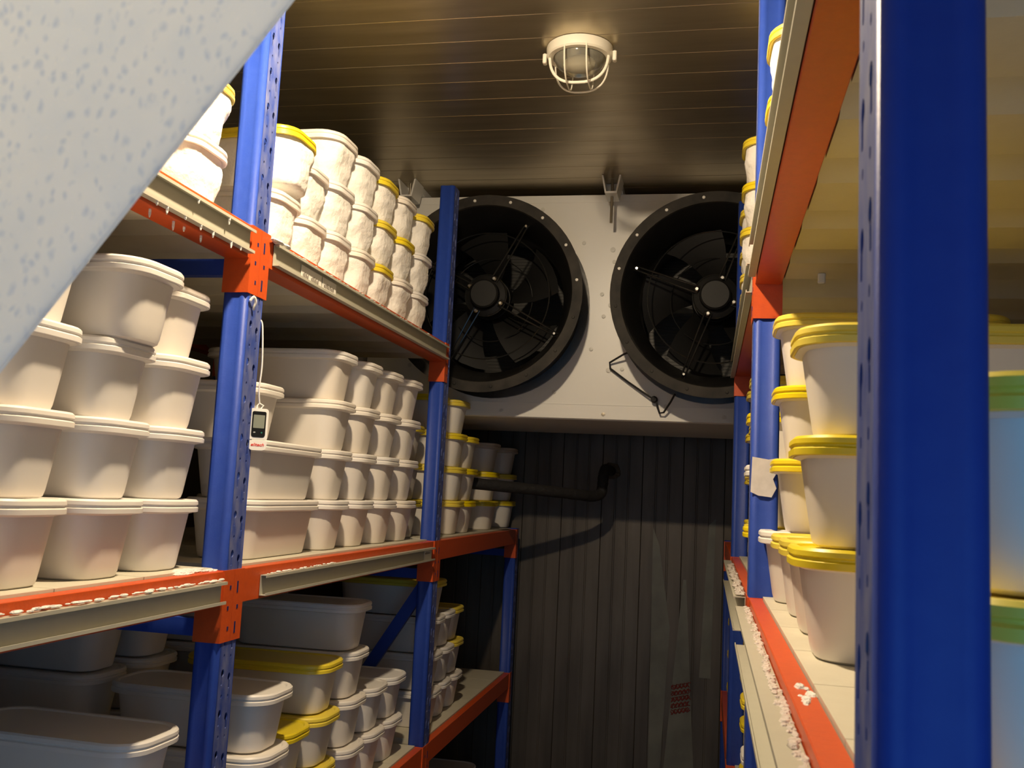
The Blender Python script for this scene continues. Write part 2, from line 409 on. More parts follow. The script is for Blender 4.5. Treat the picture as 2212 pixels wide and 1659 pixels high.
def make_rack(name, label, xf, d, ys, tops, levels, strips, bay_levels):
    root = empty(name, (xf+d*RDEP/2, (ys[0]+ys[-1])/2, 0), label, 'storage rack', 'racks on both sides of the aisle')
    ups = {}
    for i, (y, top) in enumerate(zip(ys, tops)):
        key = round(top, 3)
        if key not in ups: ups[key] = upright_mesh(d, top)
        make_upright(ups[key], root, xf, y)
        make_upright(ups[key], root, xf+d*RDEP, y, mirror=True)
        # frame bracing between the front and the back post
        ym = y+WFR/2; z = 0.15; k = 0
        for zz in [q-(0.055 if q == levels[-1] else 0.087) for q in levels if q < top+0.01]:
            if zz > levels[-1]-0.1 and (d > 0 or i == 2): continue
            build('brace', MB().box(min(xf+d*0.03, xf+d*(RDEP-0.03)), max(xf+d*0.03, xf+d*(RDEP-0.03)), ym-0.011, ym+0.011, zz-0.03, zz), 'blue', root)
        zl = [0.12]+[q-0.13 for q in levels if q < top+0.01]
        for a, c in zip(zl[:-1], zl[1:]):
            if c-a < 0.25 or top < levels[-1] or (d < 0 and i != 2) or (d > 0 and i == 0) or c > levels[2]: continue
            x1, x0 = xf+d*0.03, xf+d*min(RDEP-0.03, 0.03+(c-a)/1.6)
            w = 0.018; bb = MB()
            dx, dz = x1-x0, c-a; L_ = math.hypot(dx, dz); nx, nz = -dz/L_*w, dx/L_*w
            bb.prism([(x0+nx, a+nz), (x0-nx, a-nz), (x1-nx, c-nz), (x1+nx, c+nz)], 'y', ym-0.010, ym+0.010)
            build('brace', bb, 'blue', root)
    cn, cf = connector_mesh(d, 'near'), connector_mesh(d, 'far')
    cnb, cfb = connector_mesh(-d, 'near'), connector_mesh(-d, 'far')
    bl = {}
    for i in range(len(ys)-1):
        y0, y1 = ys[i]+WFR, ys[i+1]; ln = round(y1-y0, 4)
        if ln not in bl: bl[ln] = (beam_mesh(d, ln), beam_mesh(-d, ln), deck_mesh(d, ln/NPAN, RDEP))
        for li, z in enumerate(levels):
            if li not in bay_levels[i]: continue
            bo = put('beam', bl[ln][0], 'orange', root, (xf, y0, z))
            put('connector', cn, ['orange', 'blue_dark'], bo, (xf, y0, z))
            put('connector', cf, ['orange', 'blue_dark'], bo, (xf, y1, z))
            if (i, li) in strips:
                a, c, z0, z1 = strips[(i, li)][:4]; sw = strips[(i, li)][4] if len(strips[(i, li)]) > 4 else 0.013
                put('label_strip', strip_mesh(d, c-a, z0, z1, sw), 'strip', bo, (xf, a, z))
            xb = xf+d*RDEP
            br = put('beam', bl[ln][1], 'orange', root, (xb, y0, z))
            put('connector', cnb, ['orange', 'blue_dark'], br, (xb, y0, z))
            put('connector', cfb, ['orange', 'blue_dark'], br, (xb, y1, z))
            for p in range(NPAN):
                put('deck_panel', bl[ln][2], 'deck', root, (xf, y0+p*ln/NPAN, z))
    return root

XL, Y1 = -0.814, 1.545
ZT, ZM, ZB, ZF = CZ+0.4536, CZ-0.1582, CZ-0.766, CZ-1.42
YL = [Y1-BAY, Y1, Y1+BAY, Y1+2*BAY-0.02]
LS = {(0,2): (0.40, Y1-0.012, -0.054, -0.016), (1,2): (1.682, Y1+BAY-0.03, -0.054, -0.016),
      (0,3): (0.40, Y1-0.010, -0.054, -0.012), (1,3): (1.632, Y1+BAY+0.004, -0.052, -0.012)}
left_rack = make_rack('storage_rack', 'blue and orange steel rack holding tubs along the left side', XL, -1, YL,
                      [CZ+0.961, CZ+0.98, CZ+0.961, ZM+0.004], [ZF, ZB, ZM, ZT], LS, [(0,1,2,3), (0,1,2,3), (0,1,2)])
XR, YR1 = 0.0735, 0.448
ZTR, ZMR = CZ+0.4545, CZ-0.162
YR = [YR1, YR1+BAY, YR1+2*BAY-0.01, 4.20]
RS = {(0,2): (YR1+0.07, YR1+BAY-0.03, -0.078, -0.012, 0.022), (1,2): (YR1+BAY+0.10, YR1+2*BAY-0.05, -0.070, -0.008, 0.022),
      (0,3): (YR1+0.07, YR1+BAY-0.045, -0.056, 0.004), (1,3): (YR1+BAY-0.012, YR1+2*BAY+0.10, -0.060, -0.004)}
RS[(1,3)] = (YR1+BAY+0.055, YR1+2*BAY+0.02, -0.062, -0.006)
right_rack = make_rack('storage_rack', 'blue and orange steel rack close by on the right side', XR, 1, YR,
                       [CZ+0.98, CZ+0.98, CZ+0.957, ZMR+0.004], [ZF, ZB-0.01, ZMR, ZTR], RS, [(0,1,2,3), (0,1,2,3), (0,1,2)])

# cards in the left top label strip
def card(y0, y1, z0, z1, boxes):
    b = MB(); x = XL+0.0045
    b.box(x, x+0.0008, y0, y1, z0, z1)
    b2 = MB()
    for (a, c, e, f) in boxes:
        yy = y0+(y1-y0)*a
        n = 7
        for i in range(n):
            w = (y1-y0)*(c-a)/n
            hgt = (z1-z0)*(f-e)*(0.6+0.4*((i*37) % 5)/4)
            b2.box(x+0.0008, x+0.0011, yy+i*w, yy+i*w+w*0.55, z0+(z1-z0)*e, z0+(z1-z0)*e+hgt)
    o = build('label_card', b, 'card', left_rack); build('print', b2, 'ink', o)
card(1.752, 1.855, ZT-0.050, ZT-0.020, [(0.08, 0.36, 0.25, 0.62), (0.48, 0.86, 0.25, 0.62)])
card(1.860, 1.935, ZT-0.050, ZT-0.020, [(0.12, 0.86, 0.30, 0.66)])
card(Y1+BAY-0.115, Y1+BAY-0.04, ZM-0.050, ZM-0.020, [(0.1, 0.8, 0.55, 0.75)])

# ------------------------------------------------------------------ tubs
THX, THY, TR, STK = 0.172, 0.0755, 0.050, 0.1165
def ring(ins, z, n=6): return [(a, b, z) for a, b in rrect(THX-ins, THY-ins, TR-ins*0.6, n)]
def tub_body(n=6):
    b = MB()
    rings = [ring(0.024, 0.0, n), ring(0.0195, 0.003, n), ring(0.0175, 0.010, n)]
    for i in range(1, 6): rings.append(ring(0.0175-0.0115*i/5, 0.010+0.083*i/5, n))
    rings += [ring(-0.002, 0.0955, n), ring(-0.002, 0.100, n), ring(0.004, 0.101, n)]
    b.loft(rings, True, True); return b.mesh('tub_body', True)
def tub_lid():
    b = MB()
    rs = [(0.0, 0.0975), (-0.0045, 0.0955), (-0.0068, 0.0965), (-0.0070, 0.1030), (-0.0046, 0.1050), (-0.0046, 0.1068), (-0.0066, 0.1085), (-0.0062, 0.1135), (-0.0035, 0.1165), (0.003, 0.1165), (0.006, 0.1140)]
    b.loft([ring(i, z) for i, z in rs], True, True); return b.mesh('tub_lid', True)
def frost_body(seed):
    b = MB(); n = 16; rings = []; K = 18
    for k in range(K+1):
        t = k/K; z = 0.100*t; ins = 0.012*(1-t)+0.001
        if k == 0: ins += 0.006
        rr_ = []
        for a, c in rrect(THX-ins, THY-ins, TR, n):
            v = Vector((a*22+seed*9.1, c*22, z*26)); w = Vector((a*75+seed*3.3, c*75, z*85))
            dd = 0.0075*(noise.noise(v)+0.35)+0.0030*abs(noise.noise(w))
            dd = max(0.0, dd)*min(1, 4*(1-t)+0.25)*min(1, 3*t+0.3)
            L_ = math.hypot(a*0.5, c); rr_.append((a+dd*a*0.5/L_, c+dd*c/L_, z))
        rings.append(rr_)
    b.loft(rings, True, True)
    me = b.mesh('frosted_body'); me.polygons.foreach_set('use_smooth', [True]*len(me.polygons)); return me
BODY = tub_body(); LIDM = {}
for k in ('white', 'yellow', 'cream'):
    LIDM[k] = tub_lid(); LIDM[k].materials.append(MT['lid_'+k])
BODY.materials.append(MT['tub'])
FROST = [frost_body(s) for s in range(5)]
for q in FROST: q.materials.append(MT['frost'])
ORD = ['first', 'second', 'third', 'fourth', 'fifth', 'sixth', 'seventh', 'eighth']
ROW = ['bottom', 'second', 'third', 'fourth', 'fifth']
rt = random.Random(3)
def tub(xn, yc, z, d, lid='white', label='', group='', frost=False, side=False, tilt=0, jit=1.0, off=0.0, s=1.0):
    ang = rt.uniform(-1.6, 1.6)*jit
    if d < 0: yc = yc*LSC+0.043
    if side: xc = xn+d*0.083; ang += 90
    else: xc = xn+d*0.179
    xc += rt.uniform(-0.003, 0.003)*jit
    kind = 'frosted' if frost else ''
    o = empty('storage_tub', (xc, yc+rt.uniform(-0.0015, 0.0015)*jit, z), label, 'tub', group, R(ang))
    if tilt: o.rotation_euler.y = R(tilt)
    o.scale = (s, s, s)
    body = bpy.data.objects.new('tub_body', FROST[rt.randrange(5)] if frost else BODY); C.objects.link(body); body.parent = o
    if frost and rt.random() < 0.5: body.rotation_euler.z = PI
    ld = bpy.data.objects.new('lid', LIDM[lid]); C.objects.link(ld); ld.parent = o
    return o
def col(xn, yc, z, d, lids, where, group, frost=False, side=False, start=0, **kw):
    for i, c in enumerate(lids):
        if c is None: continue
        lc = {'w': 'white', 'y': 'yellow', 'c': 'cream'}[c]
        lab = ('frosted ' if frost else '')+lc+'-lidded tub, '+ROW[i+start]+' row up, '+where if i+start else ('frosted ' if frost else '')+lc+'-lidded tub, bottom row, '+where
        tub(xn, yc, z+(i+start)*STK, d, lc, lab, group, frost, side, **kw)

NL = -0.842
LSC = 0.842/0.830         # the columns were measured for noses at 0.830
DKL = 0.004
G = 'tubs on the left middle shelf'
# left middle shelf, nearest bay
for k, yc in enumerate((1.385, 1.215, 1.045, 0.872)):
    n = ORD[k]+' column before the thermometer post, left middle shelf'
    col(NL if k != 1 else NL+0.004, yc, ZM+DKL, -1, 'www', n, G, jit=0.6)
tub(NL-0.004, 1.378, ZM+DKL+3*STK, -1, 'white', 'white-lidded tub, top row, first column before the thermometer post, left middle shelf', G)
tub(NL+0.040, 1.213, ZM+DKL+3*STK, -1, 'white', 'white-lidded tub pushed forward on top row, second column before the thermometer post', G)
tub(NL, 1.043, ZM+DKL+3*STK, -1, 'white', 'white-lidded tub, top row, third column before thermometer post, cut by blue curtain', G)
for k, yc in enumerate((1.44, 1.26)):
    col(NL-0.375, yc, ZM+DKL, -1, 'www' if k else 'wwww', 'back line '+ORD[k]+' column before thermometer post, left middle shelf', G)
# left middle shelf, middle bay
col(NL, 1.800, ZM+DKL, -1, 'ww', 'turned sideways just past the thermometer post', G, side=True, jit=0.4)
tub(NL-0.035, 1.750, ZM+DKL+2*STK, -1, 'white', 'small visible end of white tub just behind the thermometer post', G)
for k, yc in enumerate((2.078, 2.256, 2.432, 2.612)):
    col(NL, yc, ZM+DKL, -1, 'wwww', ORD[k]+' column past the sideways tubs, left middle shelf', G, jit=0.8)
col(NL-0.045, 2.806, ZM+DKL, -1, 'yyy', 'squeezed behind the second blue post, left middle shelf', G)
col(NL-0.375, 1.78, ZM+DKL, -1, 'wwww', 'back line behind the sideways tubs, left middle shelf', G)
# left middle shelf, far bay under the cooler
for k, (yc, l) in enumerate(((3.020, 'yyyy'), (3.185, 'yyyy'), (3.355, 'yyy'), (3.740, 'yyc'), (4.085, 'yyc'))):
    col(NL-(0.03 if k == 0 else 0), yc, ZM+DKL, -1, l, ORD[k]+' column of the far bay by the black pipe', G, jit=0.7)
# left top shelf
G = 'frosted tubs on the left top shelf'
W = ' column, left top shelf, nearest bay'
col(NL-0.002, 1.390, ZT+DKL, -1, 'wyw', 'beside the blue post, left top shelf, nearest bay', G, frost=True)
col(NL, 1.215, ZT+DKL, -1, 'ww', 'one column left of the blue post, left top shelf', G, frost=True)
col(NL, 1.040, ZT+DKL, -1, 'ww', 'half behind the pale curtain, left top shelf', G, frost=True)
W = ' column past the blue post, left top shelf'
col(NL, 1.690, ZT+DKL, -1, 'w', 'first'+W, G, frost=True)
tub(NL+0.022, 1.716, ZT+DKL+STK+0.012, -1, 'yellow', 'frosted yellow-lidded tub leaning out on top, first column past the blue post', G, frost=True, tilt=-4)
col(NL-0.004, 1.855, ZT+DKL, -1, 'ww', 'second'+W, G, frost=True, s=0.97)
col(NL, 1.985, ZT+DKL, -1, 'www', 'third'+W, G, frost=True)
for k, (yc, l) in enumerate(((2.140, 'www'), (2.290, 'yyy'), (2.452, 'wyw'), (2.622, 'wwy'))):
    col(NL, yc, ZT+DKL, -1, l, ORD[3+k]+W, G, frost=True)
# left lower shelf
G = 'tubs on the left lower shelf'
col(NL, 1.388, ZB+DKL, -1, 'www', 'standing alone before the post, left lower shelf', G)
col(NL-0.375, 1.40, ZB+DKL, -1, 'wwww', 'back line before the post, left lower shelf', G)
col(NL-0.375, 1.20, ZB+DKL, -1, 'www', 'dim back line further left, left lower shelf', G)
col(NL-0.375, 1.00, ZB+DKL, -1, 'wwww', 'dim back line at the picture edge, left lower shelf', G)
W = ' column past the post, left lower shelf'
col(NL+0.022, 1.775, ZB+DKL, -1, 'www', 'first'+W, G)
col(NL, 1.940, ZB+DKL, -1, 'yy', 'second'+W, G)
col(NL, 2.105, ZB+DKL, -1, 'yyy', 'third'+W, G)
col(NL, 2.285, ZB+DKL, -1, 'wwww', 'fourth'+W, G)
col(NL, 2.445, ZB+DKL, -1, 'ww', 'fifth'+W, G)
col(NL, 2.605, ZB+DKL, -1, 'ww', 'sixth'+W, G)
for k, yc in enumerate((1.80, 2.00, 2.25, 2.44, 2.63)):
    col(NL-0.375, yc, ZB+DKL, -1, 'wwww', 'back line '+ORD[k]+W, G)
W = ' column of the far bay, left lower shelf'
col(NL, 3.010, ZB+DKL, -1, 'wwwy', 'first'+W, G)
col(NL-0.006, 3.165, ZB+DKL, -1, 'www', 'second'+W, G)
col(NL-0.010, 3.320, ZB+DKL, -1, 'wy', 'third'+W, G)
tub(NL-0.014, 3.300, ZB+DKL+2*STK, -1, 'yellow', 'yellow-lidded tub, third row up, last column of the far bay, left lower shelf', G)
G = 'tubs on the left floor shelf'
for k, yc in enumerate((3.25, 3.45, 3.66)):
    col(NL-0.02, yc, ZF+DKL, -1, 'www', ORD[k]+' column under the lower shelf of the far bay', G)
# right rack
NR = XR+0.016
G = 'tubs on the right middle shelf'
col(NR+0.030, 0.603, ZMR+DKL, 1, 'yy', 'right behind the near blue post', G, jit=0)
col(NR-0.002, 1.100, ZMR+DKL, 1, 'yyy', 'front column seen left of the near blue post', G, jit=0.3)
col(NR+0.002, 1.300, ZMR+DKL, 1, 'y', 'second column behind the near blue post, right shelf', G, jit=0.3)
col(NR+0.004, 1.490, ZMR+DKL, 1, 'y', 'third column behind the near blue post, right shelf', G, jit=0.3)
col(NR-0.004, 1.688, ZMR+DKL, 1, 'w', 'beside the taped post, right middle shelf', G, jit=0.3)
col(NR+0.010, 1.640, ZMR+DKL, 1, 'yyy', 'tall column beside the taped post, right middle shelf', G, start=1, jit=0.3)
col(NR+0.42, 1.25, ZMR+DKL, 1, 'yyyy', 'back line behind the near blue post, right shelf', G, jit=0.3)
W = ' column past the taped post, right middle shelf'
col(NR-0.022, 1.930, ZMR+DKL, 1, 'yw', 'first'+W, G, jit=0.3)
col(NR-0.014, 2.110, ZMR+DKL, 1, 'yyy', 'second'+W, G, jit=0.3)
col(NR+0.004, 2.420, ZMR+DKL, 1, 'yyyy', 'third'+W, G, jit=0.3)
col(NR+0.008, 2.720, ZMR+DKL, 1, 'yyyy', 'fourth'+W, G, jit=0.3)
G = 'frosted tubs on the right top shelf'
col(NR-0.006, 1.655, ZTR+DKL, 1, 'yyy', 'beside the far side post, right top shelf', G, frost=True)
col(NR-0.004, 1.20, ZTR+DKL, 1, 'ww', 'middle of the near bay, right top shelf', G, frost=True)
col(NR-0.024, 2.470, ZTR+DKL, 1, 'yyyy', 'first column past the second post, right top shelf', G, frost=True)
col(NR-0.020, 2.690, ZTR+DKL, 1, 'yyy', 'second column past the second post, right top shelf', G, frost=True)
G = 'tubs on the right lower shelf'
col(NR-0.006, 2.000, ZB-0.01+DKL, 1, 'ywy', 'first column past the post, right lower shelf', G)
col(NR-0.006, 2.250, ZB-0.01+DKL, 1, 'ywyy', 'second column past the post, right lower shelf', G)
col(NR, 2.560, ZB-0.01+DKL, 1, 'yyy', 'third column past the post, right lower shelf', G)
col(NR-0.004, 3.700, ZB-0.01+DKL, 1, 'yyy', 'far bay column, right lower shelf', G)

# ------------------------------------------------------------------ the ceiling cooler
PY, RY = 3.36, 3.15
UX0, UX1, UZ0, UZ1 = -1.26, 0.47, CZ+0.277, CZ+1.088
unit = empty('evaporator_cooler', ((UX0+UX1)/2, PY+0.3, UZ0), 'white ceiling cooler with two big black fans at the far end', 'cooler')
FC = [(-0.778, CZ+0.680), (0.006, CZ+0.681)]
FR = 0.345
def panel_with_holes():
    bm = bmesh.new(); es = []
    lp = [[(UX0,UZ0),(UX1,UZ0),(UX1,UZ1),(UX0,UZ1)]]
    for cx, cz in FC: lp.append([(cx+(FR-0.03)*math.cos(2*PI*i/48), cz+(FR-0.03)*math.sin(2*PI*i/48)) for i in range(48)])
    for q in lp:
        vv = [bm.verts.new((a, PY, b)) for a, b in q]
        for i in range(len(vv)): es.append(bm.edges.new((vv[i], vv[(i+1) % len(vv)])))
    bmesh.ops.triangle_fill(bm, use_beauty=True, use_dissolve=False, edges=es)
    bm.verts.index_update(); b = MB(); b.add([tuple(v.co) for v in bm.verts], [tuple(v.index for v in f.verts) for f in bm.faces]); bm.free(); return b
o = build('front_panel', panel_with_holes(), 'white_enamel', unit)
md = o.modifiers.new('thick', 'SOLIDIFY'); md.thickness = 0.002; md.offset = 1
cas = MB()
cas.box(UX0, UX0+0.003, PY+0.003, 4.20, UZ0, UZ1).box(UX1-0.003, UX1, PY+0.003, 4.20, UZ0, UZ1).box(UX0, UX1, PY+0.003, 4.20, UZ1-0.003, UZ1)
build('casing', cas, 'white_enamel', unit)
build('coil', MB().box(UX0+0.01, UX1-0.01, PY+0.20, 4.15, UZ0+0.03, UZ1-0.01), 'coil', unit)
fin = MB()
for i in range(60):
    z = UZ0+0.05+i*0.0122
    if z < UZ1-0.03: fin.box(UX0+0.02, UX1-0.02, PY+0.197, PY+0.20, z, z+0.004)
build('coil_fins', fin, 'coil', unit)
pan = MB()
pan.prism([(PY-0.004, UZ0+0.010), (PY-0.004, UZ0-0.004), (PY+0.004, UZ0-0.008), (4.18, UZ0-0.004), (4.20, UZ0), (4.20, UZ0+0.010)], 'x', UX0-0.004, UX1+0.004)
build('drain_pan', pan, 'white_enamel', unit)
seam = MB().box(UX0+0.002, UX1-0.002, PY-0.0035, PY-0.002, UZ0+0.045, UZ0+0.047).box(UX0+0.002, UX1-0.002, PY-0.0035, PY-0.002, UZ1-0.028, UZ1-0.026)
build('panel_fold', seam, 'white_enamel', unit)
def bolt(x, z, r=0.008, y=PY-0.002, mt='bolt', parent=unit, h=0.004):
    build('bolt', MB().lathe([(r*1.25, 0), (r*1.25, -h*0.3), (r, -h*0.35), (r, -h), (0.001, -h*1.1)], (x, y, z), 'y', 10, cap1=True), mt, parent, True)
for z in (0.868, 0.669, 0.439): bolt(-0.357+0.02*0, CZ+z*PY/3.3, 0.008)
bolt(-0.37, UZ0+0.012, 0.006, mt='rod')
def fan(cx, cz, a0, label):
    f = build('fan_shroud', MB().lathe([(FR*1.0, PY-0.004), (FR*1.0, PY-0.020), (FR-0.028, PY-0.024), (FR-0.030, RY+0.03), (FR-0.004, RY+0.006), (FR, RY+0.004), (FR, RY), (FR-0.036, RY),
                                       (FR-0.040, RY+0.006), (FR-0.060, RY+0.075), (FR-0.085, RY+0.14), (FR-0.088, RY+0.19), (FR-0.088, PY+0.12), (FR-0.080, PY+0.12), (FR-0.075, PY-0.004)], (cx, 0, cz), 'y', 72), 'black', unit, True)
    f['label'] = label
    build('front_flange', MB().lathe([(FR+0.001, RY-0.0005), (FR+0.001, RY-0.004), (FR-0.034, RY-0.004), (FR-0.036, RY-0.0005)], (cx, 0, cz), 'y', 72), 'black_dull', f, False)
    for i in range(16):
        a = 2*PI*(i+0.35)/16; bb = MB().lathe([(0.0058, 0), (0.0050, -0.003), (0.001, -0.0035)], (cx+(FR-0.017)*math.cos(a), RY-0.004, cz+(FR-0.017)*math.sin(a)), 'y', 8, cap1=True)
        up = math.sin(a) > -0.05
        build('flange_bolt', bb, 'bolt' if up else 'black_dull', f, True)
    for i in range(12):
        a = 2*PI*(i+0.2)/12; rr_ = FR+0.045
        px, pz = cx+rr_*math.cos(a), cz+rr_*math.sin(a)
        if UZ0+0.01 < pz < UZ1-0.01 and UX0+0.02 < px < UX1-0.02: bolt(px, pz, 0.0062, parent=f)
    # motor
    MY = RY+0.02
    mo = build('motor', MB().lathe([(0.001, MY-0.012), (0.045, MY-0.012), (0.050, MY-0.008), (0.052, MY+0.016), (0.070, MY+0.024), (0.072, MY+0.030), (0.072, MY+0.09), (0.001, MY+0.09)], (cx, 0, cz), 'y', 40), 'motor', f, True)
    build('motor_rim', MB().tube([(cx+0.073*math.cos(2*PI*i/40), MY+0.026, cz+0.073*math.sin(2*PI*i/40)) for i in range(40)], 0.0030, 6, closed=True), 'gloss', f, True)
    for k in range(4):
        a = R(a0+90*k); ca, sa = math.cos(a), math.sin(a); na, nb = -sa, ca
        arm = MB()
        for s in (-1, 1):
            w0, w1 = 0.011*s, 0.006*s
            arm.tube([(cx+0.058*ca+w0*na, MY+0.018, cz+0.058*sa+w0*nb), (cx+0.27*ca+w1*na, RY+0.045, cz+0.27*sa+w1*nb), (cx+0.292*ca+w1*na, RY+0.060, cz+0.292*sa+w1*nb)], 0.0032, 8)
        build('arm', arm, 'gloss', f, True)
        build('arm_bolt', MB().lathe([(0.0085, 0.004), (0.0085, -0.004), (0.005, -0.007), (0.001, -0.007)], (cx+0.064*ca, MY+0.012, cz+0.064*sa), 'y', 10, cap1=True), 'chrome', f, True)
        build('arm_bolt', MB().lathe([(0.006, 0.012), (0.006, 0), (0.004, -0.004), (0.001, -0.004)], (cx+0.280*ca, RY+0.046, cz+0.280*sa), 'y', 8, cap1=True), 'chrome', f, True)
    for rr_, yy, t in ((0.224, RY+0.050, 0.0024), (0.150, RY+0.125, 0.0020)):
        build('guard_ring', MB().tube([(cx+rr_*math.cos(2*PI*i/64), yy, cz+rr_*math.sin(2*PI*i/64)) for i in range(64)], t, 6, closed=True), 'gloss', f, True)
    rot = MB()
    rot.lathe([(0.001, RY+0.10), (0.075, RY+0.105), (0.078, RY+0.16), (0.001, RY+0.165)], (cx, 0, cz), 'y', 32)
    hub = build('rotor_hub', rot, 'blade', f, True)
    for k in range(5):
        b = MB(); rings = []
        for j in range(7):
            rr_ = 0.074+(0.248-0.074)*j/6; sw = R(a0+20+72*k)+0.35*j/6
            half = (0.36+0.05*j/6); g = []
            for t, th in ((-1, 0), (-0.5, 0.002), (0, 0.003), (0.5, 0.002), (1, 0)):
                an = sw+half*t; g.append((cx+rr_*math.cos(an), RY+0.145+0.030*t-th, cz+rr_*math.sin(an)))
            for t, th in ((0.5, 0.001), (0, 0.001), (-0.5, 0.001)):
                an = sw+half*t; g.append((cx+rr_*math.cos(an), RY+0.145+0.030*t+th+0.001, cz+rr_*math.sin(an)))
            rings.append(g)
        b.loft(rings, True, True); build('fan_blade', b, 'blade', f, True)
    return f
fan(FC[0][0], FC[0][1], 62, 'left black fan, partly behind the blue post')
fan(FC[1][0], FC[1][1], 70, 'right black fan, half hidden by the right rack')
# hanging brackets with the bolts up into the ceiling
for bx in (-0.357, -1.10):
    y0, y1 = 3.215, 3.80; z0, z1 = ZC-0.066, ZC-0.001
    bm_ = MB(); wt, wb_, t = 0.034, 0.021, 0.006
    o_ = [(bx-wt, z1), (bx-wb_, z0), (bx+wb_, z0), (bx+wt, z1), (bx+wt-t, z1), (bx+wb_-t*0.8, z0+t), (bx-wb_+t*0.8, z0+t), (bx-wt+t, z1)]
    bm_.prism(o_, 'y', y0, y0+0.10)
    bm_.box(bx-0.03, bx+0.03, y0+0.10, y1, UZ1+0.001, z1)
    br = build('hanging_bracket', bm_, 'white_enamel', unit)
    build('hanging_bolt', MB().tube([(bx, y0+0.045, ZC-0.004), (bx, y0+0.045, CZ+0.955)], 0.0052, 10).lathe([(0.013, -0.006), (0.013, 0.006)], (bx, y0+0.045, z0+0.012), 'z', 6, cap0=True, cap1=True), 'rod', br)
# stray power lead by the right fan
lead = MB().tube([(-0.262, PY-0.10, CZ+0.505), (-0.30, PY-0.055, CZ+0.498), (-0.352, PY-0.020, CZ+0.472), (-0.350, PY-0.016, CZ+0.452), (-0.285, PY-0.02, CZ+0.405), (-0.21, PY-0.03, CZ+0.355), (-0.185, PY-0.03, CZ+0.340),
                  (-0.180, PY-0.03, CZ+0.318), (-0.172, PY-0.03, CZ+0.298), (-0.158, PY-0.035, CZ+0.300), (-0.135, PY-0.05, CZ+0.335), (-0.12, PY-0.075, CZ+0.36)], 0.0036, 8)
lo = build('power_lead', lead, 'rubber', unit, True)
build('cable_gland', MB().lathe([(0.012, 0), (0.012, -0.02), (0.008, -0.03), (0.001, -0.03)], (-0.192, PY-0.012, CZ+0.345), 'y', 12, cap1=True), 'rubber', unit, True)

# black drain pipe by the back wall
pp = [(-0.930, 3.52, CZ+0.030), (-0.861, 3.545, CZ+0.028), (-0.66, 3.72, CZ+0.016), (-0.52, 3.86, CZ+0.006), (-0.470, 3.93, CZ+0.002), (-0.438, 3.975, CZ+0.012), (-0.432, 3.99, CZ+0.045), (-0.430, 4.00, CZ+0.085), (-0.429, 4.05, CZ+0.115), (-0.429, 4.15, CZ+0.118), (-0.429, 4.33, CZ+0.118)]
def smooth_path(p, n=5):
    p = [Vector(q) for q in p]; out = []
    for i in range(len(p)-1):
        a, b, c, d = p[max(i-1,0)], p[i], p[i+1], p[min(i+2, len(p)-1)]
        for k in range(n):
            t = k/n; out.append(0.5*((2*b)+(-a+c)*t+(2*a-5*b+4*c-d)*t*t+(-a+3*b-3*c+d)*t**3))
    out.append(p[-1]); return out
sp_ = smooth_path(pp, 6)
rad = [0.0225+0.0022*noise.noise(Vector((i*0.9, 0.3, 1.7))) for i in range(len(sp_))]
pipe = empty('drain_pipe', (-0.45, 4.2, CZ), 'black foam wrapped pipe bending up beside the back wall', 'pipe')
build('foam_sleeve', MB().tube(sp_, rad, 14), 'rubber', pipe, True)
fs = MB()
for i in range(14):
    a = 2*PI*i/14; fs.ball((-0.429+0.030*math.cos(a), YW1-0.036, CZ+0.118+0.028*math.sin(a)), 0.009+0.006*random.random(), 1.2, 0.6, 1)
build('foam_seal', fs, 'foam', pipe, True)

# ------------------------------------------------------------------ ceiling lamps
def lamp(x, y, label, lit):
    z = ZC-0.001
    t = empty('bulkhead_lamp', (x, y, z), label, 'lamp', 'round caged lamps on the ceiling')
    build('base', MB().lathe([(0.001, 0), (0.083, 0), (0.084, -0.004), (0.082, -0.022), (0.078, -0.026), (0.066, -0.026), (0.064, -0.020)], (x, y, z), 'z', 48), 'lampwhite', t, True)
    prof = []
    for i in range(13):
        a = R(90*i/12); prof.append((max(0.0005, 0.064*math.cos(a)), -0.020-0.048*math.sin(a)))
    if lit:
        prof = [(r*0.034/0.064, -0.020+(h+0.020)*0.034/0.048) for r, h in prof]
    g = MB().lathe(prof, (x, y, z), 'z', 40)
    build('glass_dome', g, 'lit' if lit else 'glass', t, True)
    if not lit:
        build('bulb', MB().ball((x, y, z-0.034), 0.022, 1.6, 1, 0.9, 14, 10), 'lampwhite', t, True)
        build('reflector', MB().lathe([(0.001, -0.0035), (0.063, -0.0035), (0.063, -0.018)], (x, y, z-0.001), 'z', 32), 'chrome', t, True)
    for oy, r_, dp, th in ((-0.012, 0.074, 0.078, 0.0038), (0.040, 0.068, 0.082, 0.0024)):
        if lit: break
        p = []
        for i in range(25):
            a = R(180*i/24); cxp = math.copysign(abs(math.cos(a))**0.75, math.cos(a))
            p.append((x+r_*cxp, y+oy, z-0.014-dp*math.sin(a)**0.8))
        build('cage_hoop', MB().tube(p, th, 8), 'lampwhite', t, True)
    for ox in (-0.027, 0.027):
        if lit: break
        p = []
        for i in range(25):
            a = R(180*i/24); c_ = math.copysign(abs(math.cos(a))**0.75, math.cos(a))
            p.append((x+ox, y-0.076*c_, z-0.016-0.080*math.sin(a)**0.8))
        build('cage_bar', MB().tube(p, 0.0020, 8), 'lampwhite', t, True)
    for s in (-1, 1):
        build('lug', MB().bbox(x+s*0.088-0.005, x+s*0.088+0.005, y-0.009, y+0.009, z-0.036, z-0.010, 0.002), 'lampwhite', t)
    return t
lamp(-0.343, 2.270, 'round white caged lamp on the ceiling above the aisle', False)
lamp(LAMP_POS[0], LAMP_POS[1], 'lit round lamp on the ceiling nearer the doorway', True)

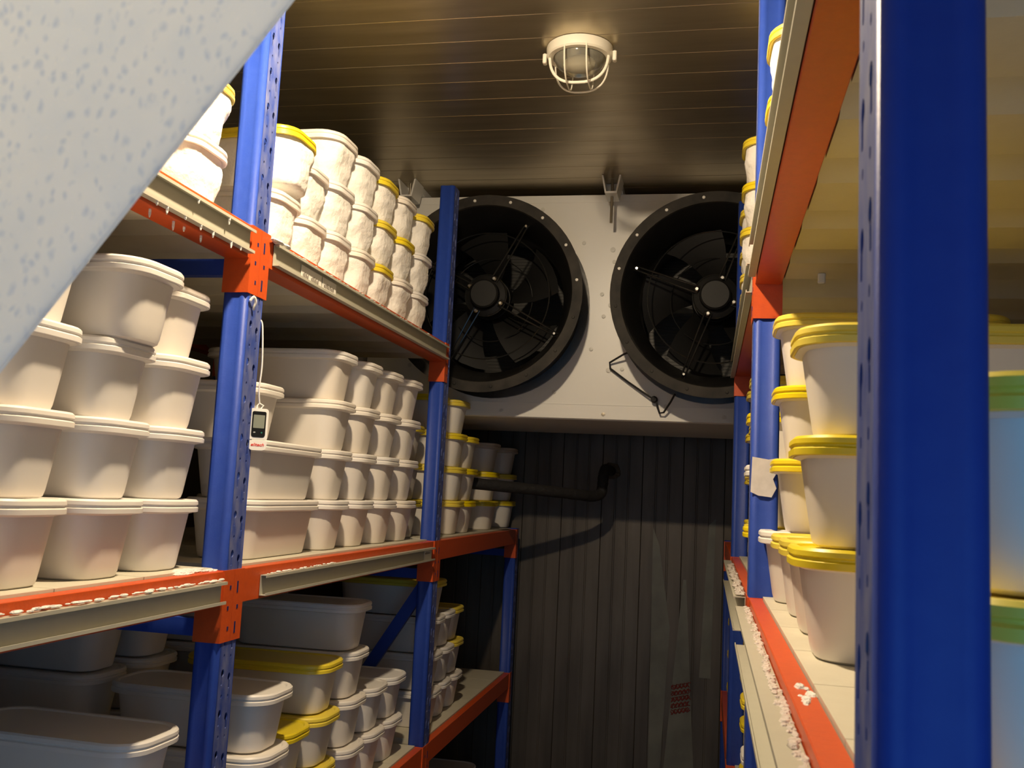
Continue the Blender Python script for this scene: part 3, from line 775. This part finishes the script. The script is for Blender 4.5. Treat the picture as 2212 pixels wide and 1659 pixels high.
# ------------------------------------------------------------------ hanging curtain strip by the door
cur = empty('strip_curtain', (-0.42, 0.40, CZ+0.62), 'pale blue frosty vinyl curtain strip hanging at upper left', 'curtain')
def sheet():
    b = MB(); nu, nv = 40, 48
    def edge(z):        # right edge of the strip, swept to the left as it falls
        return -0.202+0.763*(z-0.228)+0.03*max(0, z-0.30)**1.5-0.02*max(0, 0.05-z)
    rows = []
    for side in (0, 1):
        for j in range(nv+1):
            z = 0.60-0.86*j/nv
            xr = edge(z); xl = -0.74-0.02*math.sin(3*z)
            for i in range(nu+1):
                t = i/nu; x_ = xr+(xl-xr)*t
                y_ = 0.40+0.010*math.sin(9*t+2.2*z)*t+0.018*t*t+0.012*(0.6-z)*math.sin(5*t+1.0)*0.5
                y_ += (0.0024 if side else 0.0)
                rows.append((x_, y_, CZ+z))
    n = (nu+1)*(nv+1); f = []
    for s in (0, 1):
        for j in range(nv):
            for i in range(nu):
                a = s*n+j*(nu+1)+i; f.append((a, a+1, a+nu+2, a+nu+1))
    def link(a, c): f.append((a, c, c+n, a+n))
    for j in range(nv): link(j*(nu+1), (j+1)*(nu+1)); link(j*(nu+1)+nu, (j+1)*(nu+1)+nu)
    for i in range(nu): link(i, i+1); link(nv*(nu+1)+i, nv*(nu+1)+i+1)
    b.add(rows, f); return b
build('vinyl_strip', sheet(), 'curtain', cur, True)
rl = MB().box(-0.78, 0.16, 0.385, 0.425, CZ+0.585, CZ+0.63)
build('rail', rl, 'sidewall', cur)
for q in (-0.70, 0.10):
    build('hanger', MB().box(q-0.012, q+0.012, 0.403, 0.409, CZ+0.63, ZC-0.001), 'sidewall', cur)

# ------------------------------------------------------------------ temperature logger on the post
LX, LY, LZ = XL+0.008, Y1+0.066, CZ+0.090
lg = empty('temperature_logger', (LX, LY, LZ), 'small white temperature logger with dark display hanging on the blue post', 'logger')
LA = R(38)                       # turned towards the door
def lplace(o): o.rotation_euler.z = LA; return o
def lput(name, mb, m, smooth=False):
    me = mb.mesh(name, smooth)
    for k in ([m] if isinstance(m, str) else m): me.materials.append(MT[k])
    o = bpy.data.objects.new(name, me); C.objects.link(o); o.parent = lg; o.rotation_euler.z = LA; return o
def plate(hx, z0, z1, y0, y1, r=0.004, rb=0.010, n=5):
    # rounded plate in local x-z, thickness along y
    pr = []
    for cx, cz_, a0, rr_ in ((hx, z1, 0, r), (-hx, z1, 90, r), (-hx, z0, 180, rb), (hx, z0, 270, rb)):
        sx = 1 if cx > 0 else -1; sz = 1 if cz_ == z1 else -1
        for i in range(n+1):
            a = R(a0+90*i/n); pr.append((cx-sx*rr_+rr_*math.cos(a), cz_-sz*rr_+rr_*math.sin(a)))
    return MB().prism(pr, 'y', y0, y1)
lput('case', plate(0.0165, -0.0165, 0.040, -0.007, 0.007, 0.005, 0.002), 'log_white')
lput('cap', plate(0.0168, -0.036, -0.0178, -0.0068, 0.0068, 0.002, 0.009), 'log_white')
lput('display_window', plate(0.0125, -0.0125, 0.0345, -0.0076, -0.007, 0.003, 0.005), 'log_black')
lput('lcd', plate(0.0100, 0.0040, 0.0280, -0.0080, -0.0076, 0.001, 0.001), 'lcd')
bt = MB().ball((-0.007, -0.0078, -0.004), 0.0018, 1.2, 0.3, 0.8); lput('button', bt, 'grey_ink')
bt = MB().ball((0.006, -0.0078, -0.004), 0.0016, 1.0, 0.3, 1.0); lput('button', bt, 'green_ink')
tx = bpy.data.curves.new('brand_text', 'FONT'); tx.body = 'elitech'; tx.size = 0.0078; tx.align_x = 'CENTER'; tx.extrude = 0.0001; tx.shear = 0.25; tx.offset = 0.00015
to = bpy.data.objects.new('tmp', tx); C.objects.link(to)
dg = bpy.context.evaluated_depsgraph_get(); tm = bpy.data.meshes.new_from_object(to.evaluated_get(dg)); bpy.data.objects.remove(to)
for v in tm.vertices: x_, y_, z_ = v.co; v.co = (x_*1.15, -0.0071-z_, y_-0.0285)
tm.materials.clear(); tm.materials.append(MT['red_ink'])
o = bpy.data.objects.new('lettering', tm); C.objects.link(o); o.parent = lg; o.rotation_euler.z = LA
lp = MB().tube([(0.003, 0.0, 0.040), (0.0075, 0.0, 0.046), (0.0, 0.0, 0.050), (-0.004, 0.0, 0.045), (-0.004, 0, 0.040)], 0.0014, 6); lput('hook_loop', lp, 'log_white', True)
cd_ = MB().tube(smooth_path([(LX, LY, LZ+0.049), (LX-0.001, LY-0.004, LZ+0.075), (LX, LY-0.002, LZ+0.12), (XL+0.005, LY-0.003, LZ+0.175), (XL+0.002, LY-0.005, LZ+0.200), (XL-0.006, LY-0.010, LZ+0.204)], 5), 0.0015, 6)
build('cord', cd_, 'log_white', lg, True)
kn = MB().tube(smooth_path([(XL+0.004, Y1+0.006, CZ+0.318), (XL+0.009, Y1+0.010, CZ+0.326), (XL+0.010, Y1+0.016, CZ+0.318), (XL+0.006, Y1+0.018, CZ+0.308), (XL+0.004, Y1+0.022, CZ+0.305)], 4), 0.0024, 6)
ko = build('cable_tie', kn, 'log_white', loc=(XL, Y1+0.01, CZ+0.315)); tag(ko, 'white cable tie end poking out under the orange plate', 'cable tie')

# torn paper and tape on the second right post
pp_ = [(0.002, 0.084), (0.030, 0.080), (0.046, 0.083), (0.047, 0.062), (0.038, 0.046), (0.044, 0.030), (0.036, 0.014), (0.014, 0.016), (0.000, 0.022)]
pb = MB().prism([(XR-0.001+a, CZ+c) for a, c in pp_], 'y', YR[1]-0.0030, YR[1]-0.0018)
po = build('paper_scrap', pb, 'paper', loc=(XR+0.02, YR[1]-0.002, CZ+0.05)); tag(po, 'torn white paper taped to the second blue post on the right', 'paper')
# small white tag under the right top shelf
tb = MB().bbox(0.176, 0.189, 1.690, 1.696, CZ+0.384, CZ+0.4035, 0.002)
to_ = build('tag', tb, 'log_white', loc=(0.182, 1.693, CZ+0.394)); tag(to_, 'small white tag hanging under the right top shelf', 'tag')
# yellow latch on the near right tub
lb = MB().bbox(XR+0.012, XR+0.034, 0.585, 0.600, ZMR+0.052, ZMR+0.080, 0.003)
lo_ = build('latch', lb, 'lid_yellow', loc=(XR+0.02, 0.648, ZMR+0.06)); tag(lo_, 'small yellow latch peeking out beside the near blue post', 'latch')

# ------------------------------------------------------------------ frost along the shelf edges
rf = random.Random(11)
def frost_line(root, x, y0, y1, z, n, r, hang=0.0, jx=0.003, m='snow'):
    b = MB()
    for i in range(n):
        y = y0+(y1-y0)*(i+rf.random())/n; rr_ = r*(0.5+rf.random())
        b.ball((x+rf.uniform(-jx, jx), y, z+rf.uniform(-0.3, 0.3)*r), rr_, 1.0+rf.random()*0.5, 2.2+rf.random()*1.5, 0.55+0.3*rf.random(), 6, 4)
    o = build('frost', b, m, root, True); o['kind'] = 'stuff'; return o
def drips(root, x, ys, z, l):
    b = MB()
    for y in ys:
        q = l*(0.5+rf.random()); b.tube([(x, y, z+0.002), (x, y, z-q*0.6), (x, y, z-q)], [0.0022, 0.0020, 0.0009], 6)
    o = build('ice_drops', b, 'snow', root, True); o['kind'] = 'stuff'
frost_line(left_rack, XL+0.007, 0.75, 1.53, ZM-0.0125, 62, 0.0026)
frost_line(left_rack, XL-0.030, 1.42, 1.545, ZM+0.000, 26, 0.0060, jx=0.014)
frost_line(left_rack, XL+0.007, 1.69, 2.05, ZM-0.0145, 20, 0.0024)
frost_line(left_rack, XL+0.008, 1.62, 1.68, ZT-0.006, 14, 0.0050)
frost_line(left_rack, XL+0.008, 1.70, 2.70, ZT-0.010, 60, 0.0026)
drips(left_rack, XL+0.0125, [0.95+0.045*i+rf.uniform(-0.01, 0.01) for i in range(13)], ZT-0.053, 0.012)
drips(left_rack, XL+0.0125, [1.18, 1.34, 1.44], ZT-0.016, 0.010)
drips(left_rack, XL-0.010, [0.95+0.05*i+rf.uniform(-0.015, 0.015) for i in range(10)], ZT-0.060, 0.010)
frost_line(right_rack, XR-0.006, 0.55, 1.72, ZMR-0.012, 170, 0.0025, jx=0.004, m='rime')
frost_line(right_rack, XR-0.010, 1.86, 2.75, ZMR-0.004, 110, 0.0042, jx=0.006, m='rime')
frost_line(right_rack, XR+0.014, 0.85, 0.93, ZMR+0.000, 8, 0.0035, jx=0.006)
